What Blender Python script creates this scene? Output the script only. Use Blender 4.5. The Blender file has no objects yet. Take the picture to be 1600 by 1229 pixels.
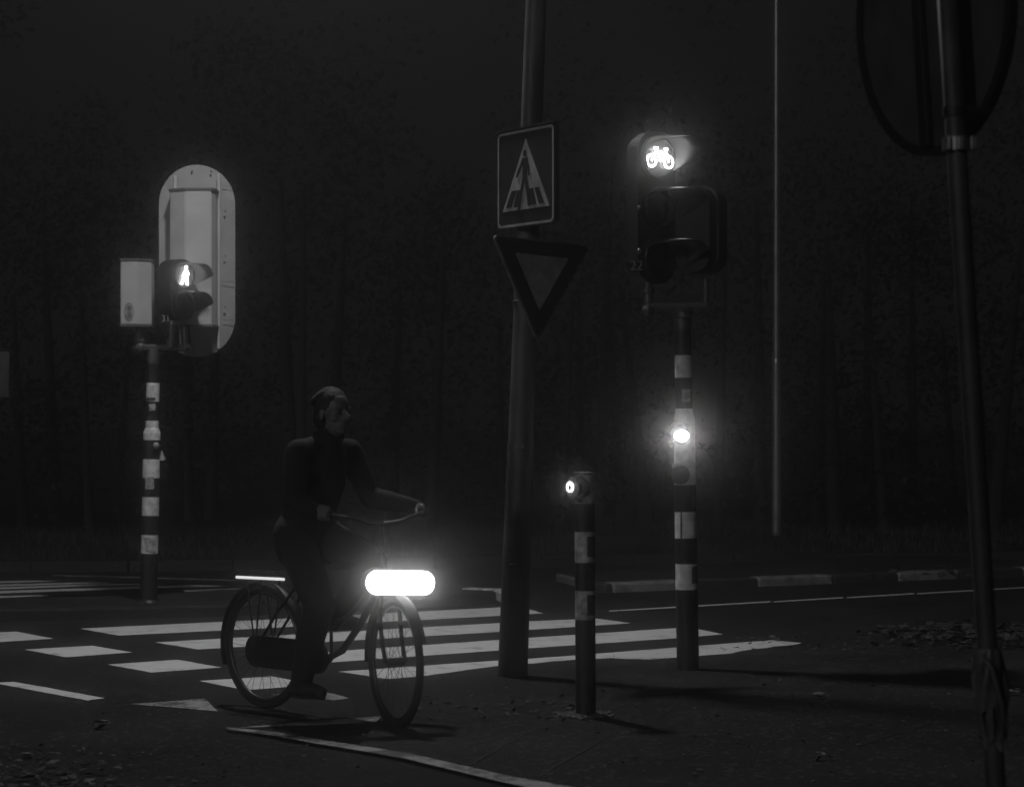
import bpy, bmesh, math, random
from mathutils import Vector, Matrix
random.seed(7)
R = math.radians
C = bpy.context.scene.collection
F, H, CX, YH = 3400.0, 1.55, 800.0, 660.0      # focal length in photo pixels, eye height, principal column, horizon row

def G(px, py, z=0.0):
    """point of the level z seen at a pixel of the survey photo"""
    d = F * (H - z) / (py - YH)
    return Vector(((px - CX) / F * d, d, z))

def P(px, py, d):
    return Vector(((px - CX) / F * d, d, H - (py - YH) / F * d))

# ------------------------------------------------------------------ materials
MATS = {}
def mat(name, base, rough=0.6, metal=0.0, var=0.0, scale=8.0, bump=0.0, bscale=60.0, spec=0.4, emit=None, low=None, stretch=None):
    m = bpy.data.materials.new(name); m.use_nodes = True
    nt = m.node_tree; b = nt.nodes['Principled BSDF']
    b.inputs['Base Color'].default_value = (base, base, base, 1)
    b.inputs['Roughness'].default_value = rough
    b.inputs['Metallic'].default_value = metal
    b.inputs['Specular IOR Level'].default_value = spec
    tc = nt.nodes.new('ShaderNodeTexCoord')
    src = tc.outputs['Object']
    if stretch:
        mp = nt.nodes.new('ShaderNodeMapping'); mp.inputs['Scale'].default_value = stretch
        nt.links.new(src, mp.inputs['Vector']); src = mp.outputs['Vector']
    if var:
        n = nt.nodes.new('ShaderNodeTexNoise'); n.inputs['Scale'].default_value = scale
        n.inputs['Detail'].default_value = 8; n.inputs['Roughness'].default_value = 0.65
        nt.links.new(src, n.inputs['Vector'])
        cr = nt.nodes.new('ShaderNodeValToRGB')
        lo = low if low is not None else base * (1 - var)
        hi = min(1, base * (1 + var))
        cr.color_ramp.elements[0].position = 0.36; cr.color_ramp.elements[1].position = 0.64
        cr.color_ramp.elements[0].color = (lo, lo, lo, 1); cr.color_ramp.elements[1].color = (hi, hi, hi, 1)
        nt.links.new(n.outputs['Fac'], cr.inputs['Fac'])
        nt.links.new(cr.outputs['Color'], b.inputs['Base Color'])
    if bump:
        n2 = nt.nodes.new('ShaderNodeTexNoise'); n2.inputs['Scale'].default_value = bscale; n2.inputs['Detail'].default_value = 4
        nt.links.new(src, n2.inputs['Vector'])
        bp = nt.nodes.new('ShaderNodeBump'); bp.inputs['Strength'].default_value = bump; bp.inputs['Distance'].default_value = 0.01
        nt.links.new(n2.outputs['Fac'], bp.inputs['Height']); nt.links.new(bp.outputs['Normal'], b.inputs['Normal'])
    if emit:
        b.inputs['Emission Color'].default_value = (1, 1, 1, 1)
        b.inputs['Emission Strength'].default_value = emit
    MATS[name] = m
    return m

def ground_mat(name, base, chip, rough=0.85, bump=0.6):
    """coarse mineral surface: patchy tone, bright chips of aggregate, grit relief"""
    m = bpy.data.materials.new(name); m.use_nodes = True
    nt = m.node_tree; b = nt.nodes['Principled BSDF']; L = nt.links.new
    b.inputs['Roughness'].default_value = rough; b.inputs['Specular IOR Level'].default_value = 0.06
    tc = nt.nodes.new('ShaderNodeTexCoord')
    big = nt.nodes.new('ShaderNodeTexNoise'); big.inputs['Scale'].default_value = 0.9; big.inputs['Detail'].default_value = 6
    fine = nt.nodes.new('ShaderNodeTexNoise'); fine.inputs['Scale'].default_value = 70; fine.inputs['Detail'].default_value = 3
    vor = nt.nodes.new('ShaderNodeTexVoronoi'); vor.inputs['Scale'].default_value = 42
    for n in (big, fine, vor): L(tc.outputs['Object'], n.inputs['Vector'])
    r1 = nt.nodes.new('ShaderNodeMapRange'); r1.inputs['From Min'].default_value = .3; r1.inputs['From Max'].default_value = .7
    r1.inputs['To Min'].default_value = base * .62; r1.inputs['To Max'].default_value = base * 1.3
    L(big.outputs['Fac'], r1.inputs['Value'])
    r2 = nt.nodes.new('ShaderNodeMapRange'); r2.inputs['From Min'].default_value = .3; r2.inputs['From Max'].default_value = .7
    r2.inputs['To Min'].default_value = .55; r2.inputs['To Max'].default_value = 1.45
    L(fine.outputs['Fac'], r2.inputs['Value'])
    mu = nt.nodes.new('ShaderNodeMath'); mu.operation = 'MULTIPLY'; L(r1.outputs[0], mu.inputs[0]); L(r2.outputs[0], mu.inputs[1])
    sep = nt.nodes.new('ShaderNodeSeparateColor'); L(vor.outputs['Color'], sep.inputs[0])
    gt = nt.nodes.new('ShaderNodeMath'); gt.operation = 'GREATER_THAN'; gt.inputs[1].default_value = .93; L(sep.outputs[0], gt.inputs[0])
    ch = nt.nodes.new('ShaderNodeMath'); ch.operation = 'MULTIPLY_ADD'; ch.inputs[1].default_value = chip
    L(gt.outputs[0], ch.inputs[0]); L(mu.outputs[0], ch.inputs[2])
    cc = nt.nodes.new('ShaderNodeCombineColor')
    for i in range(3): L(ch.outputs[0], cc.inputs[i])
    L(cc.outputs[0], b.inputs['Base Color'])
    bp = nt.nodes.new('ShaderNodeBump'); bp.inputs['Strength'].default_value = bump; bp.inputs['Distance'].default_value = 0.008
    L(fine.outputs['Fac'], bp.inputs['Height']); L(bp.outputs['Normal'], b.inputs['Normal'])
    MATS[name] = m
    return m

def paint_mat(name, base, wear, worn):
    """road paint with scuffs and worn through patches of its own"""
    m = bpy.data.materials.new(name); m.use_nodes = True
    nt = m.node_tree; b = nt.nodes['Principled BSDF']; L = nt.links.new
    b.inputs['Roughness'].default_value = .7; b.inputs['Specular IOR Level'].default_value = .3
    tc = nt.nodes.new('ShaderNodeTexCoord')
    a = nt.nodes.new('ShaderNodeTexNoise'); a.inputs['Scale'].default_value = 5; a.inputs['Detail'].default_value = 10; a.inputs['Roughness'].default_value = .75
    g = nt.nodes.new('ShaderNodeTexNoise'); g.inputs['Scale'].default_value = 90; g.inputs['Detail'].default_value = 2
    for n in (a, g): L(tc.outputs['Object'], n.inputs['Vector'])
    cr = nt.nodes.new('ShaderNodeValToRGB')
    cr.color_ramp.elements[0].position = wear - .05; cr.color_ramp.elements[0].color = (worn, worn, worn, 1)
    cr.color_ramp.elements[1].position = wear + .06; cr.color_ramp.elements[1].color = (base, base, base, 1)
    e = cr.color_ramp.elements.new(min(.98, wear + .3)); e.color = (base * 1.12,) * 3 + (1,)
    mx = nt.nodes.new('ShaderNodeMath'); mx.operation = 'MULTIPLY_ADD'; mx.inputs[1].default_value = .22
    L(g.outputs['Fac'], mx.inputs[0])
    sb = nt.nodes.new('ShaderNodeMath'); sb.operation = 'SUBTRACT'; sb.inputs[1].default_value = .11
    L(a.outputs['Fac'], sb.inputs[0]); L(sb.outputs[0], mx.inputs[2])
    L(mx.outputs[0], cr.inputs['Fac']); L(cr.outputs['Color'], b.inputs['Base Color'])
    MATS[name] = m
    return m

ground_mat('asphalt', .019, .025)
ground_mat('pavement_slab', .023, .03)
ground_mat('island_slab', .026, .035)
ground_mat('verge_soil', .022, .02)
ground_mat('concrete_kerb', .13, .06)
paint_mat('road_paint', .56, .39, .24)
paint_mat('worn_paint', .30, .50, .05)
ground_mat('old_kerb', .030, .02)
mat('joint_tar', .012, .9)
mat('white_band', .75, .45, var=.12, scale=14, low=.44)
mat('dim_white_band', .40, .55, var=.4, scale=22, low=.16)  # mottled white; weaker light on the button post is put into its tone
mat('black_band', .018, .45, var=.3, scale=20)
mat('kerb_white', .18, .8, var=.4, scale=9, low=.08, bump=.5)
mat('nose_kerb', .46, .8, var=.45, scale=9, low=.12, bump=.5)
mat('kerb_black', .03, .8, var=.3, scale=9, bump=.5)
mat('signal_grey', .43, .5, var=.06, scale=5, low=.38, bump=.08, bscale=40)
mat('plate_grey', .30, .5, var=.10, scale=3, low=.25)
mat('signal_black', .007, .55, var=.3, scale=15)
mat('visor_black', .022, .35)
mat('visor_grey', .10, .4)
mat('galvanised', .16, .42, .6, var=.25, scale=16)
mat('dull_steel', .09, .5, .4, var=.25, scale=16)
mat('pole_paint', .085, .55, var=.45, scale=5, low=.02, bump=.12, bscale=20, stretch=(1, 1, .25))
mat('lamp_post_steel', .28, .35, .6, var=.2, scale=5)
mat('post_dark', .026, .6, var=.35, scale=9)
mat('sign_back', .034, .6, var=.3, scale=5)
mat('sign_rim', .006, .6)
mat('sign_blue', .030, .45, var=.2, scale=9)
mat('sign_white', .35, .5, var=.2, scale=8, low=.24)
mat('sign_red', .018, .5, var=.2, scale=9)
mat('sign_pale_rim', .11, .5, var=.3, scale=14)
mat('give_way_white', .22, .5, var=.28, scale=11, low=.13)
mat('sticker_dark', .035, .6, var=.5, scale=40)
mat('sticker_pale', .35, .6, var=.5, scale=45, low=.10)
mat('lens_dark', .01, .15, spec=.5)
mat('lens_lit_glass', .02, .25, spec=.5, emit=.045)
mat('button_body', .10, .45, var=.2, scale=30)
mat('button_pale', .30, .4, var=.2, scale=30)
mat('bike_paint', .006, .5, spec=.3)
mat('bike_steel', .07, .4, .9)
mat('rubber', .007, .8)
mat('cloth_dark', .006, .9, var=.3, scale=14, bump=.4, bscale=30)
mat('denim', .007, .9, var=.3, scale=18, bump=.3, bscale=60)
mat('shoe_black', .012, .6)
mat('skin', .10, .55, var=.08, scale=18)
mat('hair', .008, .7, var=.4, scale=60, bump=.6, bscale=120)
mat('eye_dark', .02, .2)
mat('torn_plastic', .045, .5, var=.4, scale=12)
mat('leaf_litter', .027, .7, var=.6, scale=25, low=.010)
mat('leaf_pale', .13, .6, var=.3, scale=30)
mat('grass_blade', .022, .7, var=.4, scale=6)
mat('bark', .012, .9, var=.3, scale=5)
mat('foliage', .022, .9, var=.4, scale=1.5, spec=.1)
mat('lamp_housing', .12, .5)
mat('bike_symbol_light', .8, .5, emit=13.0)
mat('walk_symbol_light', .8, .5, emit=9.0)
mat('button_light', .8, .4, emit=50.0)
mat('ring_light', .8, .4, emit=8.0)
mat('bike_lamp_light', .8, .4, emit=8.0)
mat('tail_light_glow', .5, .4, emit=0.85)
mat('street_lamp_glow', .8, .4, emit=3.0)

# ------------------------------------------------------------------ mesh builder
class MB:
    def __init__(self): self.bm = bmesh.new()
    def face(self, pts, mi=0, smooth=False):
        f = self.bm.faces.new([self.bm.verts.new(Vector(p)) for p in pts]); f.material_index = mi; f.smooth = smooth
        return f
    def _x(self, geom, M, mi, smooth=False):
        vs = [g for g in geom if isinstance(g, bmesh.types.BMVert)]
        bmesh.ops.transform(self.bm, matrix=M, verts=vs)
        fs = set(f for v in vs for f in v.link_faces)
        for f in fs: f.material_index = mi; f.smooth = smooth
        return vs
    def box(self, c, size, M=None, mi=0, bevel=0):
        r = bmesh.ops.create_cube(self.bm, size=1.0)
        T = Matrix.Translation(Vector(c)) @ (M.to_4x4() if M else Matrix()) @ Matrix.Diagonal((*size, 1))
        vs = self._x(r['verts'], T, mi)
        if bevel:
            es = list(set(e for v in vs for e in v.link_edges))
            o = bmesh.ops.bevel(self.bm, geom=es, offset=bevel, segments=2, affect='EDGES', profile=.5)
            for f in o['faces']: f.material_index = mi
    def cone(self, p0, p1, r0, r1=None, seg=24, mi=0, caps=True, smooth=True):
        p0, p1 = Vector(p0), Vector(p1); r1 = r0 if r1 is None else r1
        d = p1 - p0; q = d.to_track_quat('Z', 'Y').to_matrix()
        a = []; b = []
        for i in range(seg):
            t = 2 * math.pi * i / seg
            o = q @ Vector((math.cos(t), math.sin(t), 0))
            a.append(self.bm.verts.new(p0 + o * r0)); b.append(self.bm.verts.new(p1 + o * r1))
        for i in range(seg):
            j = (i + 1) % seg
            f = self.bm.faces.new((a[i], a[j], b[j], b[i])); f.smooth = smooth; f.material_index = mi
        if caps:
            for ring in (list(reversed(a)), b):
                f = self.bm.faces.new(ring); f.material_index = mi
                for e in f.edges: e.smooth = False
    def sphere(self, c, r, scale=(1, 1, 1), M=None, mi=0, seg=20):
        g = bmesh.ops.create_uvsphere(self.bm, u_segments=seg, v_segments=max(8, seg // 2), radius=r)
        T = Matrix.Translation(Vector(c)) @ (M.to_4x4() if M else Matrix()) @ Matrix.Diagonal((*scale, 1))
        self._x(g['verts'], T, mi, True)
    def tube(self, pts, r, seg=12, mi=0):
        pts = [Vector(p) for p in pts]; rings = []
        for i, p in enumerate(pts):
            d = (pts[min(i + 1, len(pts) - 1)] - pts[max(i - 1, 0)]).normalized()
            q = d.to_track_quat('Z', 'Y').to_matrix()
            if i: # keep rings aligned
                x = rings_x - d * rings_x.dot(d); x.normalize(); y = d.cross(x)
            else:
                x, y = q.col[0].copy(), q.col[1].copy()
            rings_x = x
            rr = r[i] if isinstance(r, (list, tuple)) else r
            rings.append([self.bm.verts.new(p + (x * math.cos(2 * math.pi * k / seg) + y * math.sin(2 * math.pi * k / seg)) * rr) for k in range(seg)])
        for a, b in zip(rings, rings[1:]):
            for k in range(seg):
                f = self.bm.faces.new((a[k], a[(k + 1) % seg], b[(k + 1) % seg], b[k])); f.smooth = True; f.material_index = mi
        for ring in (list(reversed(rings[0])), rings[-1]):
            self.bm.faces.new(ring).material_index = mi
    def torus(self, c, R_, r, axis, seg=48, sub=10, mi=0, a0=0, a1=360):
        c = Vector(c); q = Vector(axis).to_track_quat('Z', 'Y').to_matrix()
        full = abs(a1 - a0) >= 360; n = seg if full else seg + 1
        rings = []
        for i in range(n):
            t = R(a0 + (a1 - a0) * i / seg); u = q @ Vector((math.cos(t), math.sin(t), 0)); w = q.col[2]
            rings.append([self.bm.verts.new(c + u * (R_ + r * math.cos(2 * math.pi * k / sub)) + w * r * math.sin(2 * math.pi * k / sub)) for k in range(sub)])
        for i in range(seg):
            a, b = rings[i], rings[(i + 1) % n]
            for k in range(sub):
                f = self.bm.faces.new((a[k], b[k], b[(k + 1) % sub], a[(k + 1) % sub])); f.smooth = True; f.material_index = mi
    def prism(self, poly, fr, depth, z0=0.0, mi=0, mside=None):
        """2D polygon in frame (o,u,v,n), from n=z0 to n=z0+depth"""
        o, u, v, n = fr
        a = [self.bm.verts.new(o + u * x + v * y + n * z0) for x, y in poly]
        b = [self.bm.verts.new(o + u * x + v * y + n * (z0 + depth)) for x, y in poly]
        f = self.bm.faces.new(list(reversed(a))); f.material_index = mi
        f = self.bm.faces.new(b); f.material_index = mi
        k = len(poly)
        for i in range(k):
            f = self.bm.faces.new((a[i], a[(i + 1) % k], b[(i + 1) % k], b[i])); f.material_index = mi if mside is None else mside
    def ring(self, outer, inner, fr, depth, z0=0.0, mi=0):
        o, u, v, n = fr; k = len(outer)
        def mk(poly, z): return [self.bm.verts.new(o + u * x + v * y + n * z) for x, y in poly]
        A, B, a, b = mk(outer, z0), mk(outer, z0 + depth), mk(inner, z0), mk(inner, z0 + depth)
        for i in range(k):
            j = (i + 1) % k
            for q in ((A[i], A[j], B[j], B[i]), (B[i], B[j], b[j], b[i]), (b[i], b[j], a[j], a[i]), (a[i], a[j], A[j], A[i])):
                self.bm.faces.new(q).material_index = mi
    def done(self, name, mats, parent=None, org=None, recalc=True):
        if recalc: bmesh.ops.recalc_face_normals(self.bm, faces=self.bm.faces)
        me = bpy.data.meshes.new(name)
        if org is not None: bmesh.ops.translate(self.bm, vec=-Vector(org), verts=self.bm.verts)
        self.bm.to_mesh(me); self.bm.free()
        for m in (mats if isinstance(mats, (list, tuple)) else [mats]): me.materials.append(MATS[m])
        o = bpy.data.objects.new(name, me); C.objects.link(o)
        if parent: o.parent = parent
        return o

def thing(name, label, cat, loc, rz=0.0, group=None):
    o = bpy.data.objects.new(name, None); C.objects.link(o)
    o.location = loc; o.rotation_euler = (0, 0, rz); o.empty_display_size = .2
    o['label'] = label; o['category'] = cat
    if group: o['group'] = group
    return o
def tag(o, label, cat, group=None):
    o['label'] = label; o['category'] = cat
    if group: o['group'] = group
    return o
def kind(o, k): o['kind'] = k; return o

def frame(o, nx, ny, roll=0.0):
    """upright frame whose normal is (nx,ny): u to the right as seen from in front"""
    n = Vector((nx, ny, 0)).normalized(); v = Vector((0, 0, 1)); u = v.cross(n)
    if roll:
        q = Matrix.Rotation(R(roll), 3, n); u = q @ u; v = q @ v
    return (Vector(o), u, v, n)
def circ(r, k=32, cx=0, cy=0, a0=0, a1=360, ry=None):
    full = abs(a1 - a0) >= 360
    m = k if full else k + 1
    return [(cx + r * math.cos(R(a0 + (a1 - a0) * i / k)), cy + (ry or r) * math.sin(R(a0 + (a1 - a0) * i / k))) for i in range(m)]
def rrect(w, h, r, k=6):
    out = []
    for cx, cy, a in ((w/2-r, h/2-r, 0), (-w/2+r, h/2-r, 90), (-w/2+r, -h/2+r, 180), (w/2-r, -h/2+r, 270)):
        out += [(cx + r*math.cos(R(a+90*i/k)), cy + r*math.sin(R(a+90*i/k))) for i in range(k+1)]
    return out
def stroke(p, q, w):
    p, q = Vector((*p, 0)), Vector((*q, 0)); d = (q - p).normalized(); s = Vector((-d.y, d.x, 0)) * w / 2
    return [(x.x, x.y) for x in (p - s, q - s, q + s, p + s)]
def text_mesh(txt, size, fr, m, name, parent, org, align='CENTER'):
    cu = bpy.data.curves.new(name, 'FONT'); cu.body = txt; cu.size = size; cu.extrude = .001; cu.align_x = align; cu.align_y = 'CENTER'
    t = bpy.data.objects.new(name, cu); C.objects.link(t)
    me = bpy.data.meshes.new_from_object(t); bpy.data.objects.remove(t); bpy.data.curves.remove(cu)
    o, u, v, n = fr
    M = Matrix(((u.x, v.x, n.x, o.x), (u.y, v.y, n.y, o.y), (u.z, v.z, n.z, o.z), (0, 0, 0, 1)))
    me.transform(Matrix.Translation(-Vector(org)) @ M)
    me.materials.clear(); me.materials.append(MATS[m])
    ob = bpy.data.objects.new(name, me); C.objects.link(ob); ob.parent = parent
    return ob

# ------------------------------------------------------------------ setting: ground, road, islands, markings
def sheet(name, pts, m, z=None):
    b = MB(); b.face([Vector((p[0], p[1], p[2] if z is None else z)) for p in pts])
    return kind(b.done(name, m), 'structure')
def slab(name, pts, z0, z1, m, mside, bevel=.02):
    b = MB()
    top = [b.bm.verts.new((p[0], p[1], z1)) for p in pts]; bot = [b.bm.verts.new((p[0], p[1], z0)) for p in pts]
    ft = b.bm.faces.new(top); k = len(pts); sides = []
    for i in range(k):
        f = b.bm.faces.new((bot[i], bot[(i+1) % k], top[(i+1) % k], top[i])); f.material_index = 1; sides.append(f)
    bmesh.ops.recalc_face_normals(b.bm, faces=b.bm.faces)
    o = bmesh.ops.bevel(b.bm, geom=list(ft.edges), offset=bevel, segments=2, affect='EDGES', profile=.5)
    for f in o['faces']: f.material_index = 1
    return kind(b.done(name, [m, mside]), 'structure')

b = MB(); b.face([(-300, -6, -.03), (300, -6, -.03), (300, 400, -.03), (-300, 400, -.03)])
kind(b.done('ground', 'verge_soil'), 'structure')
sheet('road', [(-30, 3, 0), (30, 3, 0), (30, 24.6, 0), (8, 24.6, 0), (-4, 22.6, 0), (-30, 21.6, 0)], 'asphalt')

PZ = .014
def edge_noise(pts, amp, n):
    out = []
    for i in range(len(pts) - 1):
        a, c = Vector(pts[i]), Vector(pts[i+1])
        for k in range(n):
            t = k / n; p = a.lerp(c, t)
            if 0 < k: p += Vector((random.uniform(-amp, amp), random.uniform(-amp, amp), 0))
            out.append(p)
    out.append(Vector(pts[-1])); return out
# near pavement on the right, where the street lamp, bollard and cycle signal stand
pav_front = [G(1000, 1300, PZ), G(905, 1229, PZ), G(800, 1212, PZ), G(690, 1188, PZ), G(560, 1163, PZ)]
pav_edge = edge_noise([G(600, 1110, PZ), G(660, 1056, PZ), G(776, 1039.5, PZ), G(862, 1032, PZ), G(955, 1027, PZ), G(1030, 1030, PZ),
                       G(1092, 1025, PZ), G(1200, 1011, PZ), G(1262, 1003, PZ), G(1420, 1001, PZ), G(1600, 1000, PZ), G(1900, 990, PZ)], .025, 5)
pav = [Vector((p.x, p.y, 0)) for p in pav_front] + [Vector((p.x, p.y, 0)) for p in pav_edge] + [Vector((8, 5, 0)), Vector((1.0, 5, 0))]
slab('pavement', pav, -.02, PZ, 'pavement_slab', 'old_kerb', .006)
# paving joints
b = MB()
def joint(p, q, w=.014):
    a, c = G(*p, PZ), G(*q, PZ); n = 10; d = (c - a).normalized(); s = Vector((-d.y, d.x, 0)) * w / 2
    pr = None
    for i in range(n + 1):
        m_ = a.lerp(c, i / n) + s * random.uniform(-.9, .9); m_.z = PZ + .003; k = random.uniform(.5, 1.2)
        cur = (m_ - s * k, m_ + s * k)
        if pr: b.face([pr[0], cur[0], cur[1], pr[1]])
        pr = cur
joint((735, 1194), (835, 1138)); joint((842, 1214), (955, 1146)); joint((845, 1139), (1010, 1137), .010)
joint((955, 1146), (1100, 1150), .008); joint((1320, 1172), (1460, 1128), .010); joint((1010, 1137), (1090, 1075), .008)
joint((640, 1122), (850, 1098), .012)
kind(b.done('pavement_joints', 'joint_tar'), 'structure')
# light concrete edging strip of the cycle path
b = MB(); pr = None
for p, q in (((352, 1134.5), (356, 1138)), ((430, 1143), (420, 1147)), ((500, 1154.5), (495, 1161)), ((560, 1163.5), (552, 1170)), ((640, 1176), (632, 1184)),
             ((710, 1192), (702, 1201)), ((800, 1212), (790, 1222)), ((905, 1230), (890, 1242)), ((1000, 1247), (985, 1262))):
    cur = (G(*p, PZ + .003), G(*q, PZ + .003))
    if pr:
        b.face([pr[0], cur[0], cur[1], pr[1]])
    pr = cur
bmesh.ops.remove_doubles(b.bm, verts=b.bm.verts, dist=.0005)
kind(b.done('kerb', 'worn_paint'), 'structure')

# refuge island with the left signal
IZ = .09
isl = [G(-260, 975, 0), G(0, 970, 0), G(200, 966.5, 0), G(400, 961, 0), G(600, 953, 0), G(720, 946, 0), G(775, 941.5, 0), G(800, 938, 0), G(806, 934, 0), G(798, 930, 0)]
isl += [Vector((p.x, p.y, 0)) for p in (G(782, 921, IZ), G(735, 918, IZ), G(690, 914.5, IZ), G(560, 914, IZ), G(450, 917, IZ), G(330, 922, IZ), G(240, 928, IZ), G(75, 932.5, IZ), G(0, 934.5, IZ), G(-260, 940, IZ))]
slab('refuge_island', isl, -.02, IZ, 'island_slab', 'old_kerb', .02)
# painted kerb stone at the island nose
b = MB()
pts = [G(728, 919.5, IZ), G(782, 921.8, IZ), G(800, 929.5, IZ)]
for i, (p, q) in enumerate(zip(pts, pts[1:])):
    d = (q - p).normalized(); s = Vector((d.y, -d.x, 0)) * .06
    b.box((p + q) / 2 + s * .3 + Vector((0, 0, -.03)), ((q - p).length, .12, .085), Matrix.Rotation(math.atan2(d.y, d.x), 3, 'Z'), bevel=.012)
kind(b.done('island_kerb', 'nose_kerb'), 'structure')

# median on the right, kerb blocks painted light and dark in turn
def along(p, q, t): return Vector(p).lerp(Vector(q), t)
MZ = .085
k0, k1 = G(944, 926, 0), G(1700, 895.5, 0)
dirm = (k1 - k0).normalized(); nrm = Vector((-dirm.y, dirm.x, 0))
def on_median(px, py=None):     # where a viewing column crosses the kerb line
    r = (px - CX) / F
    # k0 + t dir : x = r*y
    t = (r * k0.y - k0.x) / (dirm.x - r * dirm.y)
    return t
b = MB()
cuts = [on_median(x) for x in (944, 958, 1185, 1303, 1404, 1500, 1600, 1690)]
cuts.insert(2, on_median(1072))
for i, (t0, t1) in enumerate(zip(cuts, cuts[1:])):
    n = max(1, round((t1 - t0) / 1.0)); 
    c = k0 + dirm * (t0 + t1) / 2 + nrm * .10 + Vector((0, 0, MZ / 2 - .01))
    b.box(c, (t1 - t0 - .012, .20, MZ + .02), Matrix.Rotation(math.atan2(dirm.y, dirm.x), 3, 'Z'), mi=(0 if i in (1, 3, 5, 7) else 1), bevel=.02)
kind(b.done('median_kerb', ['kerb_white', 'kerb_black']), 'structure')
t9 = cuts[-1]
slab('median_island', [k0 + nrm * .2, k0 + dirm * t9 + nrm * .2, k0 + dirm * t9 + nrm * 2.6, k0 + nrm * 1.5 + dirm * .3], -.02, MZ - .006, 'island_slab', 'concrete_kerb')

# far kerb and verge rising to the trees
vf = [(-30, 21.7), (-4, 22.7), (0.2, 23.6), (8, 24.7), (30, 26)]
b = MB()
for (x0, y0), (x1, y1) in zip(vf, vf[1:]):
    d = Vector((x1 - x0, y1 - y0, 0)); L_ = d.length; n = max(1, int(L_ / 1.0)); a = math.atan2(d.y, d.x)
    for i in range(n):
        c = Vector((x0, y0, .03)) + d * ((i + .5) / n)
        b.box(c, (L_ / n - .008, .15, .16), Matrix.Rotation(a, 3, 'Z'), bevel=.012)
kind(b.done('far_kerb', 'old_kerb'), 'structure')
def verge_line(x):
    for (x0, y0), (x1, y1) in zip(vf, vf[1:]):
        if x0 <= x <= x1: return y0 + (y1 - y0) * (x - x0) / (x1 - x0)
    return 24
def verge_z(x, t):
    return .09 + .04 * min(1, t / 3.5) + .05 * math.sin(x * 1.3 + t) * min(1, t) + .03 * math.sin(x * 3.1 + 2 * t) * min(1, t)
b = MB(); nx, ny = 120, 24
grid = [[b.bm.verts.new((x := -30 + 60 * i / nx, verge_line(x) + .08 + 16 * j / ny, verge_z(x, 16 * j / ny))) for j in range(ny + 1)] for i in range(nx + 1)]
for i in range(nx):
    for j in range(ny):
        f = b.bm.faces.new((grid[i][j], grid[i+1][j], grid[i+1][j+1], grid[i][j+1])); f.smooth = True
kind(b.done('grass_verge', 'verge_soil'), 'structure')
b = MB()
for i in range(16000):
    x = random.uniform(-9, 11); t = random.random() ** 1.5 * 6 + .05
    y = verge_line(x) + .08 + t; z = verge_z(x, t); h = random.uniform(.05, .16); a = random.uniform(0, 6.28); w = .008
    dx, dy = math.cos(a) * w, math.sin(a) * w
    b.face([(x - dx, y - dy, z - .02), (x + dx, y + dy, z - .02), (x + random.gauss(0, .04), y + random.gauss(0, .04), z + h)])
kind(b.done('grass', 'grass_blade', recalc=False), 'stuff')

# markings, sheets 4 mm over the road
def marks(name, polys, m, z=.004, kerf=0):
    b = MB()
    for pl in polys:
        pts = [G(*p, z) for p in pl]
        out = []
        for i, p in enumerate(pts):      # slightly ragged edges, as poured paint has
            q = pts[(i + 1) % len(pts)]; n = max(1, int((q - p).length / .12))
            for k in range(n):
                v = p.lerp(q, k / n)
                if k: v = v + Vector((random.gauss(0, kerf), random.gauss(0, kerf), 0))
                out.append(v)
        b.face(out)
    return kind(b.done(name, m), 'structure')
marks('zebra_crossing', [
    [(125, 981.5), (395, 968.5), (782, 948.2), (812, 947), (849, 957.6), (782, 961.3), (395, 981.8), (186, 992.3)],
    [(243, 1003), (400, 994), (780, 972.8), (826, 970), (932, 965.8), (985, 973), (826, 983.4), (780, 986.5), (400, 1008.5), (309, 1014)],
    [(384, 1026.5), (778, 999), (1056, 980.6), (1078, 979.5), (1129, 990.3), (1056, 996.4), (778, 1015.6), (452, 1038.5)],
    [(529, 1048.5), (776, 1031.4), (826, 1028.6), (1055, 1011), (1205, 999.5), (1253, 1003.8), (1200, 1016), (776, 1047), (605, 1060)],
], 'road_paint', kerf=.003)
marks('zebra_crossing_far', [
    [(-60, 909.3), (0, 907.6), (55, 906.5), (95, 907.3), (0, 910.3), (-60, 912)],
    [(-60, 914), (0, 912.6), (110, 909.7), (180, 909.7), (0, 915.5), (-60, 917)],
    [(-60, 919), (0, 917), (150, 912), (232, 911), (262, 912.4), (140, 915), (0, 920), (-60, 922.3)],
    [(-60, 925.5), (0, 922.6), (120, 918.8), (250, 914.8), (300, 913.2), (352, 915), (220, 919), (100, 923), (0, 926.5), (-60, 929)],
    [(-60, 933), (0, 930.6), (62, 929.2), (78, 930.2), (0, 933.5), (-60, 936)],
], 'road_paint', kerf=.004)
marks('edge_line', [
    [(82, 897.8), (220, 900.8), (330, 904), (450, 908), (450, 909.6), (330, 906), (220, 902.6), (82, 899)],
], 'worn_paint')
marks('island_line', [[(285, 921.2), (340, 919), (450, 916.6), (448, 918), (340, 921.4), (290, 924)]], 'worn_paint', z=IZ + .004)
w = []
for a, c in ((952, 1204), (1209, 1318), (1323, 1428), (1433, 1660)):
    f = lambda x: 953.6 - (x - 952) * (36.4 / 648)
    w.append([(a, f(a) - .3), (c, f(c) - .9), (c, f(c) + .9), (a, f(a) + 1.2)])
marks('median_edge_line', w, 'road_paint', kerf=.002)
marks('cycle_crossing_marks', [
    [(-70, 991), (25, 986), (84, 997), (-10, 1003)],
    [(38, 1014), (145, 1008), (207, 1018.5), (102, 1026)],
    [(168, 1037.5), (277, 1030), (346, 1042), (236, 1050)],
    [(311, 1063), (425, 1056), (497, 1069), (383, 1077.5)],
    [(-12, 1066), (22, 1064.4), (164, 1090), (137, 1093.5)],
], 'road_paint', kerf=.003)
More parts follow.
